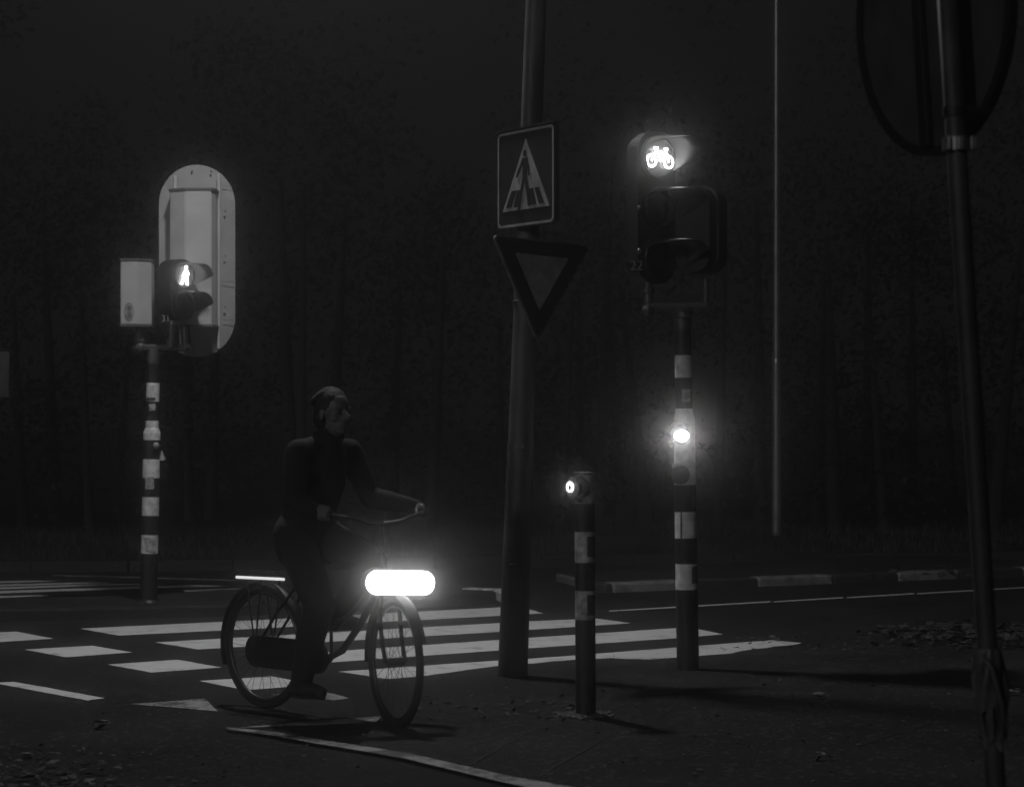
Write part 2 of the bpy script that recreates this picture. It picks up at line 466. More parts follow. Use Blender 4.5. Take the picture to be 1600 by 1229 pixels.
marks('give_way_teeth', [
    [(202, 1099), (320, 1091), (340, 1110.5)],
    [(423, 1084.5), (492, 1076), (545, 1090), (520, 1093.5)],
    [(372, 1136), (480, 1126), (640, 1115.5), (590, 1127), (470, 1133)],
], 'worn_paint', kerf=.006)

# ------------------------------------------------------------------ signals: shared shapes
def banded(mb, base, top, stops, r0, mats_idx):
    """column of painted bands; stops = [(height, radius, material index above)]"""
    base, top = Vector(base), Vector(top); L_ = (top - base).length; d = (top - base).normalized()
    for (h0, ra, mi), (h1, rb, _) in zip(stops, stops[1:]):
        mb.cone(base + d * h0, base + d * h1, ra, rb, 28, mi, caps=False)
    mb.cone(base + d * stops[-1][0], base + d * (stops[-1][0] + .004), stops[-1][1], stops[-1][1], 28, stops[-1][2], caps=True)

def visor(mb, fr, r, L_, mi=0, t=.004, half=128, hold=55):
    """cut away hood round a lens, open below"""
    o, u, v, n = fr; K = 40; sh = []
    for rr in (r, r - t):
        back, fro = [], []
        for i in range(K + 1):
            a = R(90 - half + 2 * half * i / K); dev = (i / K - .5) * 2      # dev > 0 on the side cut back for the driver's view
            ll = L_ * (1 - .93 * min(1, dev / .42) ** 1.3) if dev > 0 else L_ * (1 - .94 * max(0, (-dev * half - hold) / (half - hold)) ** .9)
            p = o + u * rr * math.cos(a) + v * rr * math.sin(a)
            back.append(mb.bm.verts.new(p)); fro.append(mb.bm.verts.new(p + n * ll - v * ll * .10))
        sh.append((back, fro))
    (ob, of), (ib, if_) = sh
    for i in range(K):
        for q in ((ob[i], ob[i+1], of[i+1], of[i]), (ib[i+1], ib[i], if_[i], if_[i+1]), (of[i], of[i+1], if_[i+1], if_[i]), (ob[i+1], ob[i], ib[i], ib[i+1])):
            f = mb.bm.faces.new(q); f.smooth = True; f.material_index = mi
    for i in (0, K):
        mb.bm.faces.new((ob[i], of[i], if_[i], ib[i])).material_index = mi

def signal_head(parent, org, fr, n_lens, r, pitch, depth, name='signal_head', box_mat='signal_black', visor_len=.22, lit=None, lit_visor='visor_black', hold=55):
    """fr at the front face, centre of the top lens; lenses run downward"""
    o, u, v, n = fr; w = r * 2 + .07; h = pitch * (n_lens - 1) + 2 * r + .07
    c = o - v * pitch * (n_lens - 1) / 2
    b = MB(); cf = (c, u, v, n)
    b.prism(rrect(w, h, w * .42), cf, -depth * .55); b.prism(rrect(w * .86, h * .97, w * .38), cf, -depth * .45, z0=-depth * .55)
    head = b.done(name, box_mat, parent, org)
    for i in range(n_lens):
        lo = o - v * pitch * i; lf = (lo, u, v, n)
        b = MB(); b.ring(circ(r + .012, 36), circ(r - .004, 36), lf, .03, z0=.0005)
        b.done('lens_rim', 'signal_black', head, org)
        b = MB(); K = 36; cen = b.bm.verts.new(lo + n * .022)
        ring = [b.bm.verts.new(lo + n * .006 + u * x + v * y) for x, y in circ(r - .005, K)]
        for k in range(K):
            f = b.bm.faces.new((cen, ring[k], ring[(k + 1) % K])); f.smooth = True
        b.done('lens', 'lens_lit_glass' if i == lit else 'lens_dark', head, org)
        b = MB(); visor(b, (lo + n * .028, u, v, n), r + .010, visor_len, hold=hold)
        b.done('visor', lit_visor if i == lit else 'visor_black', head, org)  # hood over the lit lens gets a paler base, its glow put into colour
    return head

# ------------------------------------------------------------------ cycle signal on the right
base = G(1075, 1045, PZ); s = F / base.y; D = base.y
def at(px, py, d=None): return P(px, py, d or D)
t = thing('traffic_signal', 'cycle traffic signal on a black and white banded post with a lit white bicycle', 'traffic signal', base)
org = base
top = at(1066.5, 498); hh = lambda y: (1045 - y) / s
st = [(0, .070, 0), (hh(920), .070, 1), (hh(880), .069, 0), (hh(840), .069, 1), (hh(799), .068, 0), (hh(757), .068, 1),
      (hh(745), .068, 1), (hh(660), .067, 1), (hh(652), .064, 1), (hh(645), .054, 1), (hh(638), .053, 0), (hh(590), .053, 1), (hh(555), .053, 0), (hh(514), .053, 2), (hh(498), .053, 2)]
b = MB(); banded(b, base, top, st, 0, None)
pole = b.done('pole', ['black_band', 'white_band', 'dull_steel'], t, org)
# dark patches of old stickers on the post
def sticker(parent, org, px, py, wpx, hpx, d, m, rot=25, ax=None, rad=.07, name='sticker'):
    """patch bent round the post, centred at an angle from the viewer"""
    K = 6; b = MB(); c = at(px, py, d); s_ = F / d
    for rr_, flip in ((rad + .0022, 0),):
        lo = []; hi = []
        for k in range(K + 1):
            a = R(rot) + (k / K - .5) * (wpx / s_) / rad
            off = Vector((math.sin(a) * rr_, -math.cos(a) * rr_, 0))
            lo.append(b.bm.verts.new(c + off + Vector((0, 0, -hpx / s_ / 2)))); hi.append(b.bm.verts.new(c + off + Vector((0, 0, hpx / s_ / 2))))
        for k in range(K): b.bm.faces.new((lo[k], lo[k+1], hi[k+1], hi[k])).smooth = True
    return b.done(name, m, parent, org)
sticker(t, org, 1073, 897, 16, 26, D, 'sticker_dark', 48)
sticker(t, org, 1068, 618, 14, 20, D, 'sticker_pale', 15, rad=.054)['label'] = 'scuffed pale sticker high on the post'
sticker(t, org, 1072, 782, 10, 18, D, 'button_body', 40)
# seam strip seen down the lower light band
b = MB(); b.box(at(1064, 820, D - .0665), (.006, .008, .158)); b.done('seam', 'black_band', t, org)
# bracket
b = MB()
b.cone(at(1067, 496), at(1067, 484), .054, .054, 24)
b.cone(at(1067, 486), at(1067, 480), .066, .05, 24)
b.box(at(1058, 477), (.40, .06, .04), bevel=.012)
b.cone(at(1013, 488), at(1013, 428), .033, .028, 20)
b.cone(at(1103, 478), at(1103, 436), .020, .018, 20)
b.sphere(at(1013, 484), .040); b.sphere(at(1103, 476), .024)
b.cone(at(1012, 458), at(1012, 452), .042, .042, 20)
b.done('bracket', 'dull_steel', t, org)
# three lens cycle head
ang = R(-40); nx, ny = math.sin(R(38)), -math.cos(R(38))
hf = frame(at(1026, 246), nx, ny)
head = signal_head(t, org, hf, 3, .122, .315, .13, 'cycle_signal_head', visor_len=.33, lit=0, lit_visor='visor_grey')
def bike_symbol(fr, k, m, parent, z=.03, name='bicycle_symbol'):
    b = MB()
    for sx in (-1, 1): b.ring(circ(.043 * k, 28, sx * .072 * k, -.028 * k), circ(.032 * k, 28, sx * .072 * k, -.028 * k), fr, .004, z0=z)
    q = z + .0007
    L_ = [((-.072, -.028), (-.034, .036), .010), ((-.034, .030), (.044, .030), .010), ((.002, -.028), (.044, .034), .010), ((-.036, .044), (.002, -.028), .010),
          ((.046, .050), (.072, -.028), .011), ((-.056, .053), (-.020, .053), .014), ((.032, .053), (.060, .053), .013)]
    for a, c, w_ in L_:
        b.prism(stroke((a[0]*k, a[1]*k), (c[0]*k, c[1]*k), w_ * k), fr, .004, z0=q); q += .0007
    return b.done(name, m, parent, org)
bike_symbol(hf, .98, 'bike_symbol_light', head)
for yy in (.325, .59):       # bright hinge catches on the left of the housing
    b = MB(); o_, u_, v_, n_ = hf
    b.sphere(o_ - u_ * .155 - v_ * (yy) + n_ * .012, .014, (1, 1, 1.2)); b.done('hinge', 'galvanised', head, org)
# number plate low on the housing
nf = frame(at(993, 417) + Vector((.0, -.09, 0)), -.25, -1)
text_mesh('22', .085, nf, 'button_body', 'number', head, org)
# two lens pedestrian head facing the other way, on the right end of the bracket
pf = frame(at(1103, 325) + Vector((.02, .12, 0)), .55, .85)
signal_head(t, org, pf, 2, .105, .27, .20, 'pedestrian_signal_head', visor_len=.2)
# push buttons
def push_button(px, py, m_light, up, lampw, lamph, big=True):
    c = at(px, py); ax = Vector((-.12, -1, 0)).normalized(); front = c + ax * .066
    b = MB(); b.sphere(front, .058, (1, .75, 1.05)); b.cone(c + ax * .03, front, .05, .055, 20)
    pb = b.done('push_button', 'button_body', t, org)
    b = MB(); b.sphere(front + Vector((-.018, -.004, .050)), .040, (1.0, .8, .62)); b.done('cap', 'button_pale', pb, org)
    if m_light:
        lf_ = (front + ax * .040 + Vector((.012, 0, -.014)), *frame(Vector((0, 0, 0)), ax.x, ax.y)[1:])
        b = MB(); b.prism(circ(.052, 28), lf_, -.03, z0=.004); b.ring(circ(.052, 28), circ(.047, 28), lf_, .014, z0=.0045); b.done('lamp_shield', 'signal_black', pb, org)  # added black cup that blocks the lamp's back light from the post
        b = MB(); b.prism(circ(.044 * lampw, 28, ry=.040 * lamph), (front + ax * .046 + Vector((.012, 0, -.014)), *frame(Vector((0, 0, 0)), ax.x, ax.y)[1:]), .006); b.done('lamp', m_light, pb, org)
    return pb
push_button(1063, 677, 'button_light', 1, 1.0, .86)
push_button(1064, 741, None, 1, 1, 1)

# ------------------------------------------------------------------ left signal on the island
base2 = G(232, 940, IZ); D = base2.y; s = F / D; org = base2
t2 = thing('traffic_signal', 'traffic signal on the island with a pale oval backboard and a lit walking figure', 'traffic signal', base2)
top2 = at(240, 546); hh = lambda y: (940 - y) / s
ra, rb = .070, .054
st = [(0, ra, 0), (hh(864), ra, 1), (hh(835), ra, 0), (hh(805), ra, 1), (hh(776), ra, 0), (hh(746), ra, 1), (hh(717), ra, 0), (hh(687), ra, 1), (hh(677), ra + .001, 1), (hh(671), .062, 1), (hh(668), rb, 1),
      (hh(657), rb, 0), (hh(627), rb, 1), (hh(598), rb, 0), (hh(568), rb, 2), (hh(557), rb, 2)]
b = MB(); banded(b, base2, top2, st, 0, None)
b.cone(at(237.5, 626), at(237.5, 621), .057, .057, 24, 2)
b.cone(base2, base2 + Vector((0, 0, .02)), .10, .085, 24, 0)
b.done('pole', ['black_band', 'white_band', 'dull_steel'], t2, org)
sticker(t2, org, 237, 754, 14, 19, D, 'sticker_pale', -5, rad=.0715)['label'] = 'pale square sticker with a scribble'
sticker(t2, org, 238, 636, 10, 11, D, 'sticker_pale', 10, rad=.056)['label'] = 'torn pale sticker just under the thin collar'
sticker(t2, org, 235, 850, 20, 22, D, 'dim_white_band', 5, rad=.071)
b = MB(); b.sphere(at(244, 695.5, D - .07), .027); b.cone(at(244, 695.5, D - .07), at(243, 695.5, D), .02, .02, 14); b.done('push_button', 'button_pale', t2, org)
b = MB(); b.cone(at(254, 719, D), at(252.5, 704, D), .028, .006, 16); b.sphere(at(254, 716, D), .026, (1, 1, .5)); b.done('hook', 'button_pale', t2, org)
# bracket: arm to the left head, two collars, stubs under the heads
b = MB()
b.cone(at(240, 560), at(240, 545), .055, .05, 24)
b.box(at(250, 543), (.44, .07, .055), bevel=.014)
b.cone(at(219, 545), at(219, 507), .042, .036, 20); b.cone(at(219, 534), at(219, 526), .05, .05, 20)
b.cone(at(270, 543), at(270, 508), .055, .045, 20); b.cone(at(292, 545), at(289, 508), .040, .036, 20)
b.tube([at(288, 540), at(296, 540, D - .02), at(300, 546, D - .02)], [.03, .026, .02])
b.sphere(at(219, 543), .055)
b.done('bracket', 'dull_steel', t2, org)
# back of the small grey head on the left: six sided box with a thin lid
def back_box(name, x0, x1, y0, y1, bend0, bend1, dfront, depth, m, lid=True):
    a, c = at(x0, y0, dfront), at(x1, y1, dfront); zt, zb = a.z, c.z
    X0, X1 = a.x, c.x; B0, B1 = at(bend0, y0, dfront).x, at(bend1, y0, dfront).x
    plan = [(B0, dfront - .03), (B1, dfront - .03), (X1, dfront + .05), (X1, dfront + depth), (X0, dfront + depth), (X0, dfront + .05)]
    fr = (Vector((0, 0, zb)), Vector((1, 0, 0)), Vector((0, 1, 0)), Vector((0, 0, 1)))
    b = MB(); b.prism(plan, fr, zt - zb)
    es = [e for e in b.bm.edges if abs(e.verts[0].co.z - e.verts[1].co.z) > .1]
    bmesh.ops.bevel(b.bm, geom=es, offset=.006, segments=2, affect='EDGES')
    o = b.done(name, m, t2, org)
    if lid:
        cx, cy = (X0 + X1) / 2, sum(p[1] for p in plan) / 6
        for z_, th, nm in ((zt + .002, .018, 'lid'), (zb - .020, .018, 'base_plate')):
            b = MB()
            b.prism([((x - cx) * 1.06 + cx, (y - cy) * 1.06 + cy) for x, y in plan], (Vector((0, 0, z_)), fr[1], fr[2], fr[3]), th)
            b.done(nm, 'visor_grey', o, org)
    return o
small = back_box('signal_head', 188, 235, 408, 506, 189.5, 217, D - .10, .20, 'signal_grey')
# oval emblem sticker on its back
ef = frame(at(201.5, 487, D - .1315), -.0, -1)
b = MB()
b.prism(circ(.036, 28, 0, 0, ry=.073), ef, .001)
b.ring(circ(.036, 28, 0, 0, ry=.073), circ(.031, 28, 0, 0, ry=.067), ef, .001, z0=.0013, mi=1)
for yy in (.030, -.030):
    b.ring(circ(.022, 20, 0, yy), circ(.016, 20, 0, yy), ef, .001, z0=.0026, mi=1)
    b.prism(circ(.010, 14, .002, yy), ef, .001, z0=.0013, mi=1)
b.prism(stroke((-.026, 0), (.026, 0), .008), ef, .001, z0=.0026, mi=2)
em = b.done('sticker', ['signal_grey', 'sticker_dark', 'sign_white'], small, org); em['label'] = 'oval two circle emblem sticker on the box'
# large vehicle head seen from behind, with the rounded backboard
bd = D + .22
big = back_box('vehicle_signal_head', 264, 335, 298, 507, 290, 331, D - .02, .24, 'signal_grey')
bc = at(308, 407.5, bd); hw = 59.0 / F * bd; hl = 150.0 / F * bd
out = [(hw * math.cos(R(a)), (hl - hw * 1.05) + hw * 1.05 * math.sin(R(a))) for a in range(0, 181, 6)] + [(-hw * math.cos(R(a)), -(hl - hw * 1.05) - hw * 1.05 * math.sin(R(a))) for a in range(0, 181, 6)]
bf = frame(bc, .10, -1)
b = MB(); b.prism(out, bf, -.006); board = b.done('backboard', 'plate_grey', big, org)
for x, y0, y1, w_ in ((342, 272, 545, .026), (274, 275, 300, .03)):
    a_, c_ = at(x, y0, bd - .022), at(x, y1, bd - .022)
    b = MB(); b.box((a_ + c_) / 2, (w_, .03, (a_ - c_).length), bevel=.006); b.done('rail', 'signal_grey', board, org)
for yy in (290, 440, 500):
    a_ = at(357, yy, bd - .004); b = MB(); b.box(a_, (.10, .003, .003)); b.done('seam', 'visor_grey', board, org)
for bx, by in ((352, 330), (352, 400), (352, 480), (256, 340), (300, 268), (330, 268)):
    b = MB(); p_ = at(bx, by, bd - .012); b.cone(p_, p_ + Vector((0, -.008, 0)), .009, .008, 8); b.done('bolt', 'galvanised', board, org)
b = MB(); b.tube([at(236, 512, D - .02), at(243, 522, D - .05), at(252, 530, D - .05), at(262, 526, D - .04), at(268, 515, D - .03)], .008, 8); b.done('cable', 'rubber', t2, org)
# pedestrian head with the lit walking figure
nx, ny = math.sin(R(52)), -math.cos(R(52))
hf = frame(at(285, 431, D - .16), nx, ny)
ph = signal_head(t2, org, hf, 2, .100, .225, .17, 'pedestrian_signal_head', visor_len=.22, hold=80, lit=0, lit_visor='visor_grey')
b = MB(); zz = .03; Q = [
    circ(.0155, 16, .012, .068),
    [(-.006, .048), (.028, .048), (.030, .0), (-.016, -.006)],
    [(-.014, .004), (.016, .004), (-.030, -.074), (-.056, -.070)],
    [(.004, .002), (.030, .002), (.034, -.074), (.010, -.074)],
    [(-.004, .044), (-.016, .030), (-.036, -.004), (-.026, -.010)],
    [(.026, .046), (.044, .010), (.036, .004), (.018, .030)],
]
for q in Q: b.prism(q, hf, .003, z0=zz); zz += .0006
b.done('walking_figure', 'walk_symbol_light', ph, org)
o_, u_, v_, n_ = hf
text_mesh('31', .075, (at(259, 498, D - .215), *frame(Vector((0, 0, 0)), -.2, -1)[1:]), 'button_pale', 'number', ph, org)

# ------------------------------------------------------------------ street lamp (big leaning pole) and its luminaire over the crossing
base3 = G(801, 1056, PZ); D = base3.y; s = F / D; org = base3
LAMP = Vector((-1.45, 14.5, 7.6))
t3 = thing('street_lamp', 'thick dark leaning street lamp column carrying the crossing and give way signs', 'street lamp', base3)
topz = 8.2; dirp = (at(833.5, 120) - base3); dirp = dirp / dirp.z
def up(z): return base3 + dirp * (z - PZ)
b = MB()
b.cone(up(PZ), up(.30), .0905, .0895, 36, caps=False); b.cone(up(.30), up(1.40), .0895, .079, 36, caps=False)
b.cone(up(1.40), up(1.44), .079, .0775, 36, caps=False); b.cone(up(1.44), up(4.3), .0765, .062, 36, caps=False); b.cone(up(4.3), up(topz), .062, .045, 36)
b.done('column', 'pole_paint', t3, org)
b = MB(); b.cone(up(1.385), up(1.425), .0815, .0815, 36); b.done('band', 'dull_steel', t3, org)
b = MB(); b.box(up(1.405) + Vector((-.0, -.083, 0)), (.05, .012, .028), bevel=.003); b.done('clasp', 'galvanised', t3, org)
b = MB(); a_ = up(topz - .05); b.tube([a_, a_.lerp(LAMP, .25) + Vector((0, 0, .22)), a_.lerp(LAMP, .6) + Vector((0, 0, .22)), LAMP + Vector((.12, -.16, .12))], [.04, .038, .034, .03]); b.done('arm', 'pole_paint', t3, org)
d_ = (LAMP - a_); rz = math.atan2(d_.y, d_.x)
b = MB(); b.box(LAMP + Vector((0, 0, .12)), (.62, .26, .12), Matrix.Rotation(rz, 3, 'Z'), bevel=.04); lum = b.done('luminaire', 'lamp_housing', t3, org)
b = MB(); b.box(LAMP + Vector((0, 0, .052)), (.44, .18, .012), Matrix.Rotation(rz, 3, 'Z')); b.done('lamp_glass', 'street_lamp_glow', lum, org)
b = MB(); b.box(up(.55) + Vector((.0, -.0905, 0)), (.09, .012, .30), bevel=.006); b.done('door', 'pole_paint', t3, org)

# pedestrian crossing sign
sd = D - .13; lf = P(777, 282, sd); rt = P(865, 269, sd)
cn = (lf + rt) / 2; W_ = .60; th = math.acos(min(1, (rt.x - lf.x) / W_))
sf = frame(cn + Vector((0, -.05, -.012)), -math.sin(th), -math.cos(th), roll=0.0)
t4 = thing('crossing_sign', 'square pedestrian crossing sign, walking figure in a white triangle, on the lamp column', 'road sign', cn)
org = cn; HS = .585
b = MB(); b.prism(rrect(W_, HS, .02), sf, -.035); b.prism(rrect(W_ + .01, .012, .004), (sf[0] + sf[2] * (HS / 2 + .009), sf[1], sf[2], sf[3]), -.05, z0=.008)
b.done('panel', 'sign_blue', t4, org)
b = MB(); b.ring(rrect(W_ - .012, HS - .012, .03), rrect(W_ - .042, HS - .042, .022), sf, .002, z0=.0008); b.done('border', 'sign_white', t4, org)
def sc(poly): return [(x * W_, y * HS) for x, y in poly]
b = MB(); b.prism(sc([(-.40, -.325), (.42, -.325), (.01, .395)]), sf, .002, z0=.0008); b.done('triangle', 'sign_white', t4, org)
b = MB(); z_ = .0036
for x0, x1, k in ((-.335, -.235, -.02), (-.20, -.115, -.012), (.105, .195, .012), (.245, .335, .02)):
    cx0 = (x0 + x1) / 2
    b.prism(sc([(x0, -.29), (x1, -.29), (x1 - k * 2.0 - cx0 * .18, -.12), (x0 - k * 2.0 - cx0 * .18 + .012, -.12)]), sf, .002, z0=z_)
fig = [circ(.030, 18, .0, .245, ry=.036), [(-.045, .20), (.045, .20), (.038, .0), (-.036, .0)],
       [(-.038, .01), (.012, .01), (-.055, -.18), (-.085, -.34), (-.125, -.33), (-.09, -.16)], [(-.012, .01), (.040, .01), (.075, -.16), (.10, -.29), (.055, -.30), (.03, -.15)],
       [(-.040, .195), (-.10, .10), (-.155, .02), (-.130, .005), (-.070, .085), (-.030, .15)], [(.042, .195), (.075, .10), (.085, .02), (.062, .015), (.050, .09), (.03, .15)]]
for q in fig: b.prism(sc(q), sf, .002, z0=z_); z_ += .0004
b.done('figure', 'sign_blue', t4, org)
for yy in (.2, -.22):
    b = MB(); b.cone(cn + Vector((0, .0, yy)), cn + Vector((0, .13, yy)), .014, .014, 12); b.torus(up(cn.z + yy), .072, .007, (0, 0, 1), 32, 8); b.done('clamp', 'dull_steel', t4, org)
# give way sign
cn = P(845, 428, D - .10)
yf = frame(cn, math.sin(R(33)), -math.cos(R(33)), roll=-3.2)
t5 = thing('give_way_sign', 'inverted triangle give way sign under the crossing sign on the lamp column', 'road sign', cn); org = cn
def tri(a, r, k=5):
    """rounded downward triangle, side a"""
    h = a * math.sqrt(3) / 2; V = [(-a/2, h/3), (a/2, h/3), (0, -2*h/3)]; o = []
    for i, (cx, cy) in enumerate(V):
        L0 = math.hypot(cx, cy); cx *= 1 - 2 * r / L0; cy *= 1 - 2 * r / L0
        a0 = (90, -30, 210)[i] if False else (150, 30, 270)[i]
        for j in range(k + 1): 
            aa = a0 + 60 - 120 * j / k; o.append((cx + r * math.cos(R(aa)), cy + r * math.sin(R(aa))))
    return o
b = MB(); b.prism(tri(.705, .022), yf, -.025); b.done('panel', 'sign_pale_rim', t5, org)
b = MB(); b.prism(tri(.675, .020), yf, .0015, z0=.001); b.done('red_border', 'sign_red', t5, org)
b = MB(); b.prism(tri(.385, .006), yf, .0015, z0=.0035); b.done('white_field', 'give_way_white', t5, org)
for yy in (.10, -.16):
    b = MB(); b.cone(cn + Vector((-.02, .03, yy)), cn + Vector((-.05, .11, yy)), .013, .013, 12); b.torus(up(cn.z + yy), .073, .007, (0, 0, 1), 32, 8); b.done('clamp', 'dull_steel', t5, org)

# ------------------------------------------------------------------ push button bollard
base6 = G(915.5, 1117, PZ); D = base6.y; s = F / D; org = base6
t6 = thing('push_button_post', 'short banded push button post with a small glowing ring near its top', 'push button post', base6)
hh = lambda y: (1117 - y) / s; r6 = .0525
st = [(0, .054, 0), (hh(967), .0535, 1), (hh(922), .053, 0), (hh(878), .053, 1), (hh(830), r6, 0), (hh(786), r6, 1), (hh(739), r6, 2)]
b = MB(); banded(b, base6, at(913, 739), st, 0, None); b.done('pole', ['black_band', 'dim_white_band', 'galvanised'], t6, org)
b = MB(); b.cone(at(913, 741), at(913, 738.5), .056, .056, 28); b.cone(at(913, 738.5), at(913, 736.5), .056, .03, 28); b.done('lid', 'galvanised', t6, org)
for y in (853, 901, 944): 
    q = sticker(t6, org, 915, y, 15, 32, D, 'sticker_dark', 34, rad=.0535)
ax = Vector((-.62, -.80, 0)).normalized(); cb = at(912, 761) + ax * .045
ff = (cb + ax * .035, *frame(Vector((0, 0, 0)), ax.x, ax.y)[1:])
b = MB(); oct_ = [(.062 * math.cos(R(22.5 + 45 * i)), .066 * math.sin(R(22.5 + 45 * i))) for i in range(8)]
b.prism(oct_, ff, -.05); b.prism([(x * .8, y * .8) for x, y in oct_], ff, .022); pb = b.done('push_button', 'button_body', t6, org)
b = MB(); rf = (ff[0] + ff[1] * -.012 + ff[2] * .004, *ff[1:])
b.ring(circ(.0205, 28, ry=.027), circ(.0112, 28, 0, -.004, ry=.016), rf, .006, z0=.0225); b.done('ring_lamp', 'ring_light', pb, org)
b = MB(); b.prism(circ(.0108, 24, 0, -.004, ry=.0155), rf, .005, z0=.0225); b.done('button', 'signal_black', pb, org)
b = MB(); b.box(at(905, 779, D - .055), (.028, .014, .034), bevel=.004); b.done('bracket', 'galvanised', t6, org)
# ------------------------------------------------------------------ soil and tuft at its foot
b = MB()
for i in range(260):
    a = random.uniform(0, 6.28); rr_ = .055 + abs(random.gauss(0, .05)); x = base6.x + math.cos(a) * rr_; y = base6.y + math.sin(a) * rr_
    g = random.uniform(.006, .02); b.sphere((x, y, PZ + g * .2), g, (1.3, 1.3, .6), seg=6)
kind(b.done('loose_soil', 'leaf_litter'), 'stuff')

# ------------------------------------------------------------------ tall slim lamp post across the road
y7 = verge_line(3.0) + 3.0; x7 = (1213.5 - CX) / F * y7; z7 = verge_z(x7, 3.0)
base7 = Vector((x7, y7, H - (840 - YH) / F * y7)); base7.z = min(base7.z, z7) - .02
t7 = thing('lamp_post', 'tall slim metal lamp post on the grass verge across the road', 'lamp post', base7); org = base7
b = MB(); r7 = 6.4 / F * y7
b.cone(base7, base7 + Vector((0, 0, 2.2)), r7 * 1.12, r7 * 1.1, 24, caps=False); b.cone(base7 + Vector((0, 0, 2.2)), base7 + Vector((0, 0, 2.24)), r7 * 1.1, r7 * .95, 24, caps=False)
b.cone(base7 + Vector((0, 0, 2.24)), base7 + Vector((-.0, 0, 9)), r7 * .95, r7 * .5, 24); b.done('column', 'lamp_post_steel', t7, org)
b = MB(); b.tube([base7 + Vector((-.05, 0, 8.9)), base7 + Vector((-.05, -.3, 9.3)), base7 + Vector((-.05, -1.0, 9.4))], .03); b.sphere(base7 + Vector((-.05, -1.25, 9.37)), .3, (.5, 1, .25)); b.done('lamp_head', 'lamp_housing', t7, org)

# ------------------------------------------------------------------ round sign seen from behind, near right
D = 6.7; foot = Vector(((1560 - CX) / F * D, D, 0)); foot.z = PZ; s = F / D
py_foot = YH + (H - PZ) / D * F
topp = at(1478, -330)
slope = (at(1495, 240) - at(1556, 1229)); 
def upr(z): a_ = at(1556, 1229); k_ = (z - a_.z) / slope.z; return a_ + slope * k_
t8 = thing('round_road_sign', 'round road sign seen from behind on a leaning post, close by at the right', 'road sign', upr(PZ)); org = upr(PZ)
b = MB(); b.tube([upr(PZ - .05), upr(.5), upr(1.2), upr(2.2), upr(3.4)], .031, 24); b.done('post', 'post_dark', t8, org)
cn = at(1458, 22, D + .30); axd = math.acos(.36)
rf8 = frame(cn, -math.sin(axd) * 1.0, -math.cos(axd))     # back face turned to the viewer
o_, u_, v_, n_ = rf8; v8 = (slope.normalized()); u8 = v8.cross(n_).normalized(); n8 = u8.cross(v8).normalized(); rf8 = (o_, u8, v8, n8)
rd = 221 / F * (D + .30)
rf8 = (o_, u8, v8, n8)
b = MB(); b.prism(circ(rd - .004, 64), rf8, .004); b.done('disc', 'sign_back', t8, org)
b = MB(); b.ring(circ(rd, 64), circ(rd - .028, 64), rf8, .030, z0=-.012); b.done('rim', 'sign_rim', t8, org)
b = MB()
for x, w_ in ((-.055, .05), (.10, .018)): b.box(rf8[0] + u8 * x + n8 * .020, (w_, .024, rd * 1.86), Matrix((u8, n8, v8)).transposed(), bevel=.004)
b.done('rail', 'sign_rim', t8, org)
b = MB()
cc = upr(at(0, 226).z)
for dx, w_ in ((-.030, .010), (.005, .018), (.044, .020)): b.box(cc + Vector((dx, -.046, 0)), (w_, .012, .042), bevel=.003)
b.cone(cc + Vector((0, 0, -.02)), cc + Vector((0, 0, .02)), .043, .043, 24)
b.done('clamp', 'galvanised', t8, org)
for zz in (cc.z + .10, cc.z + .62):
    q0 = upr(zz); q1 = q0 - n8 * (q0 - rf8[0]).dot(n8)
    b = MB(); b.cone(q0, q1, .014, .014, 12); b.cone(q0 - Vector((0, 0, .015)), q0 + Vector((0, 0, .015)), .036, .036, 20); b.done('bracket', 'sign_rim', t8, org)
# torn wrapping round its post
b = MB(); K, N = 30, 16; rows = []
c0 = upr(at(0, 1015).z)
for j in range(N + 1):
    tt = j / N; z_ = at(0, 1012 + 150 * tt).z; c_ = upr(z_); row = []
    for k in range(K + 1):
        a = 2 * math.pi * k / K
        flare = .038 + .012 * math.sin(math.pi * min(1, tt * 1.15)) * (1 + .5 * math.sin(3 * a + 4 * tt)) + .006 * math.sin(7 * a + 9 * tt)
        row.append(b.bm.verts.new(c_ + Vector((math.cos(a) * flare, math.sin(a) * flare, -.02 * math.sin(5 * a + 1) * tt))))
    rows.append(row)
for j in range(N):
    for k in range(K):
        if j > 9 and (k * 7 % 11) in (0, 1, 2) : continue
        f = b.bm.faces.new((rows[j][k], rows[j][k+1], rows[j+1][k+1], rows[j+1][k])); f.smooth = True
b.tube([c0 + Vector((-.03, -.045, 0)), c0 + Vector((.0, -.062, -.05)), c0 + Vector((.03, -.06, -.16)), c0 + Vector((.05, -.045, -.26))], [.006, .010, .010, .004], 8)
w8 = b.done('plastic_wrapping', 'torn_plastic', None, None); tag(w8, 'torn dark plastic wrapping hanging round the foot of the round sign post', 'plastic bag')

# ------------------------------------------------------------------ partly seen board at the left edge
d9 = 25.5; c9 = P(-22, 585, d9)
t9_ = thing('notice_board', 'faint pale board on a post cut off by the left edge', 'board', Vector((c9.x, c9.y, .25))); org = t9_.location.copy()
b = MB(); b.box(c9, (72 / F * d9, .04, 72 / F * d9), Matrix.Rotation(R(12), 3, 'Z'), bevel=.01); b.done('panel', 'pole_paint', t9_, org)
b = MB(); b.cone((c9.x - .15, c9.y + .06, .2), (c9.x - .15, c9.y + .06, c9.z + .2), .035, .035, 16); b.done('post', 'post_dark', t9_, org)

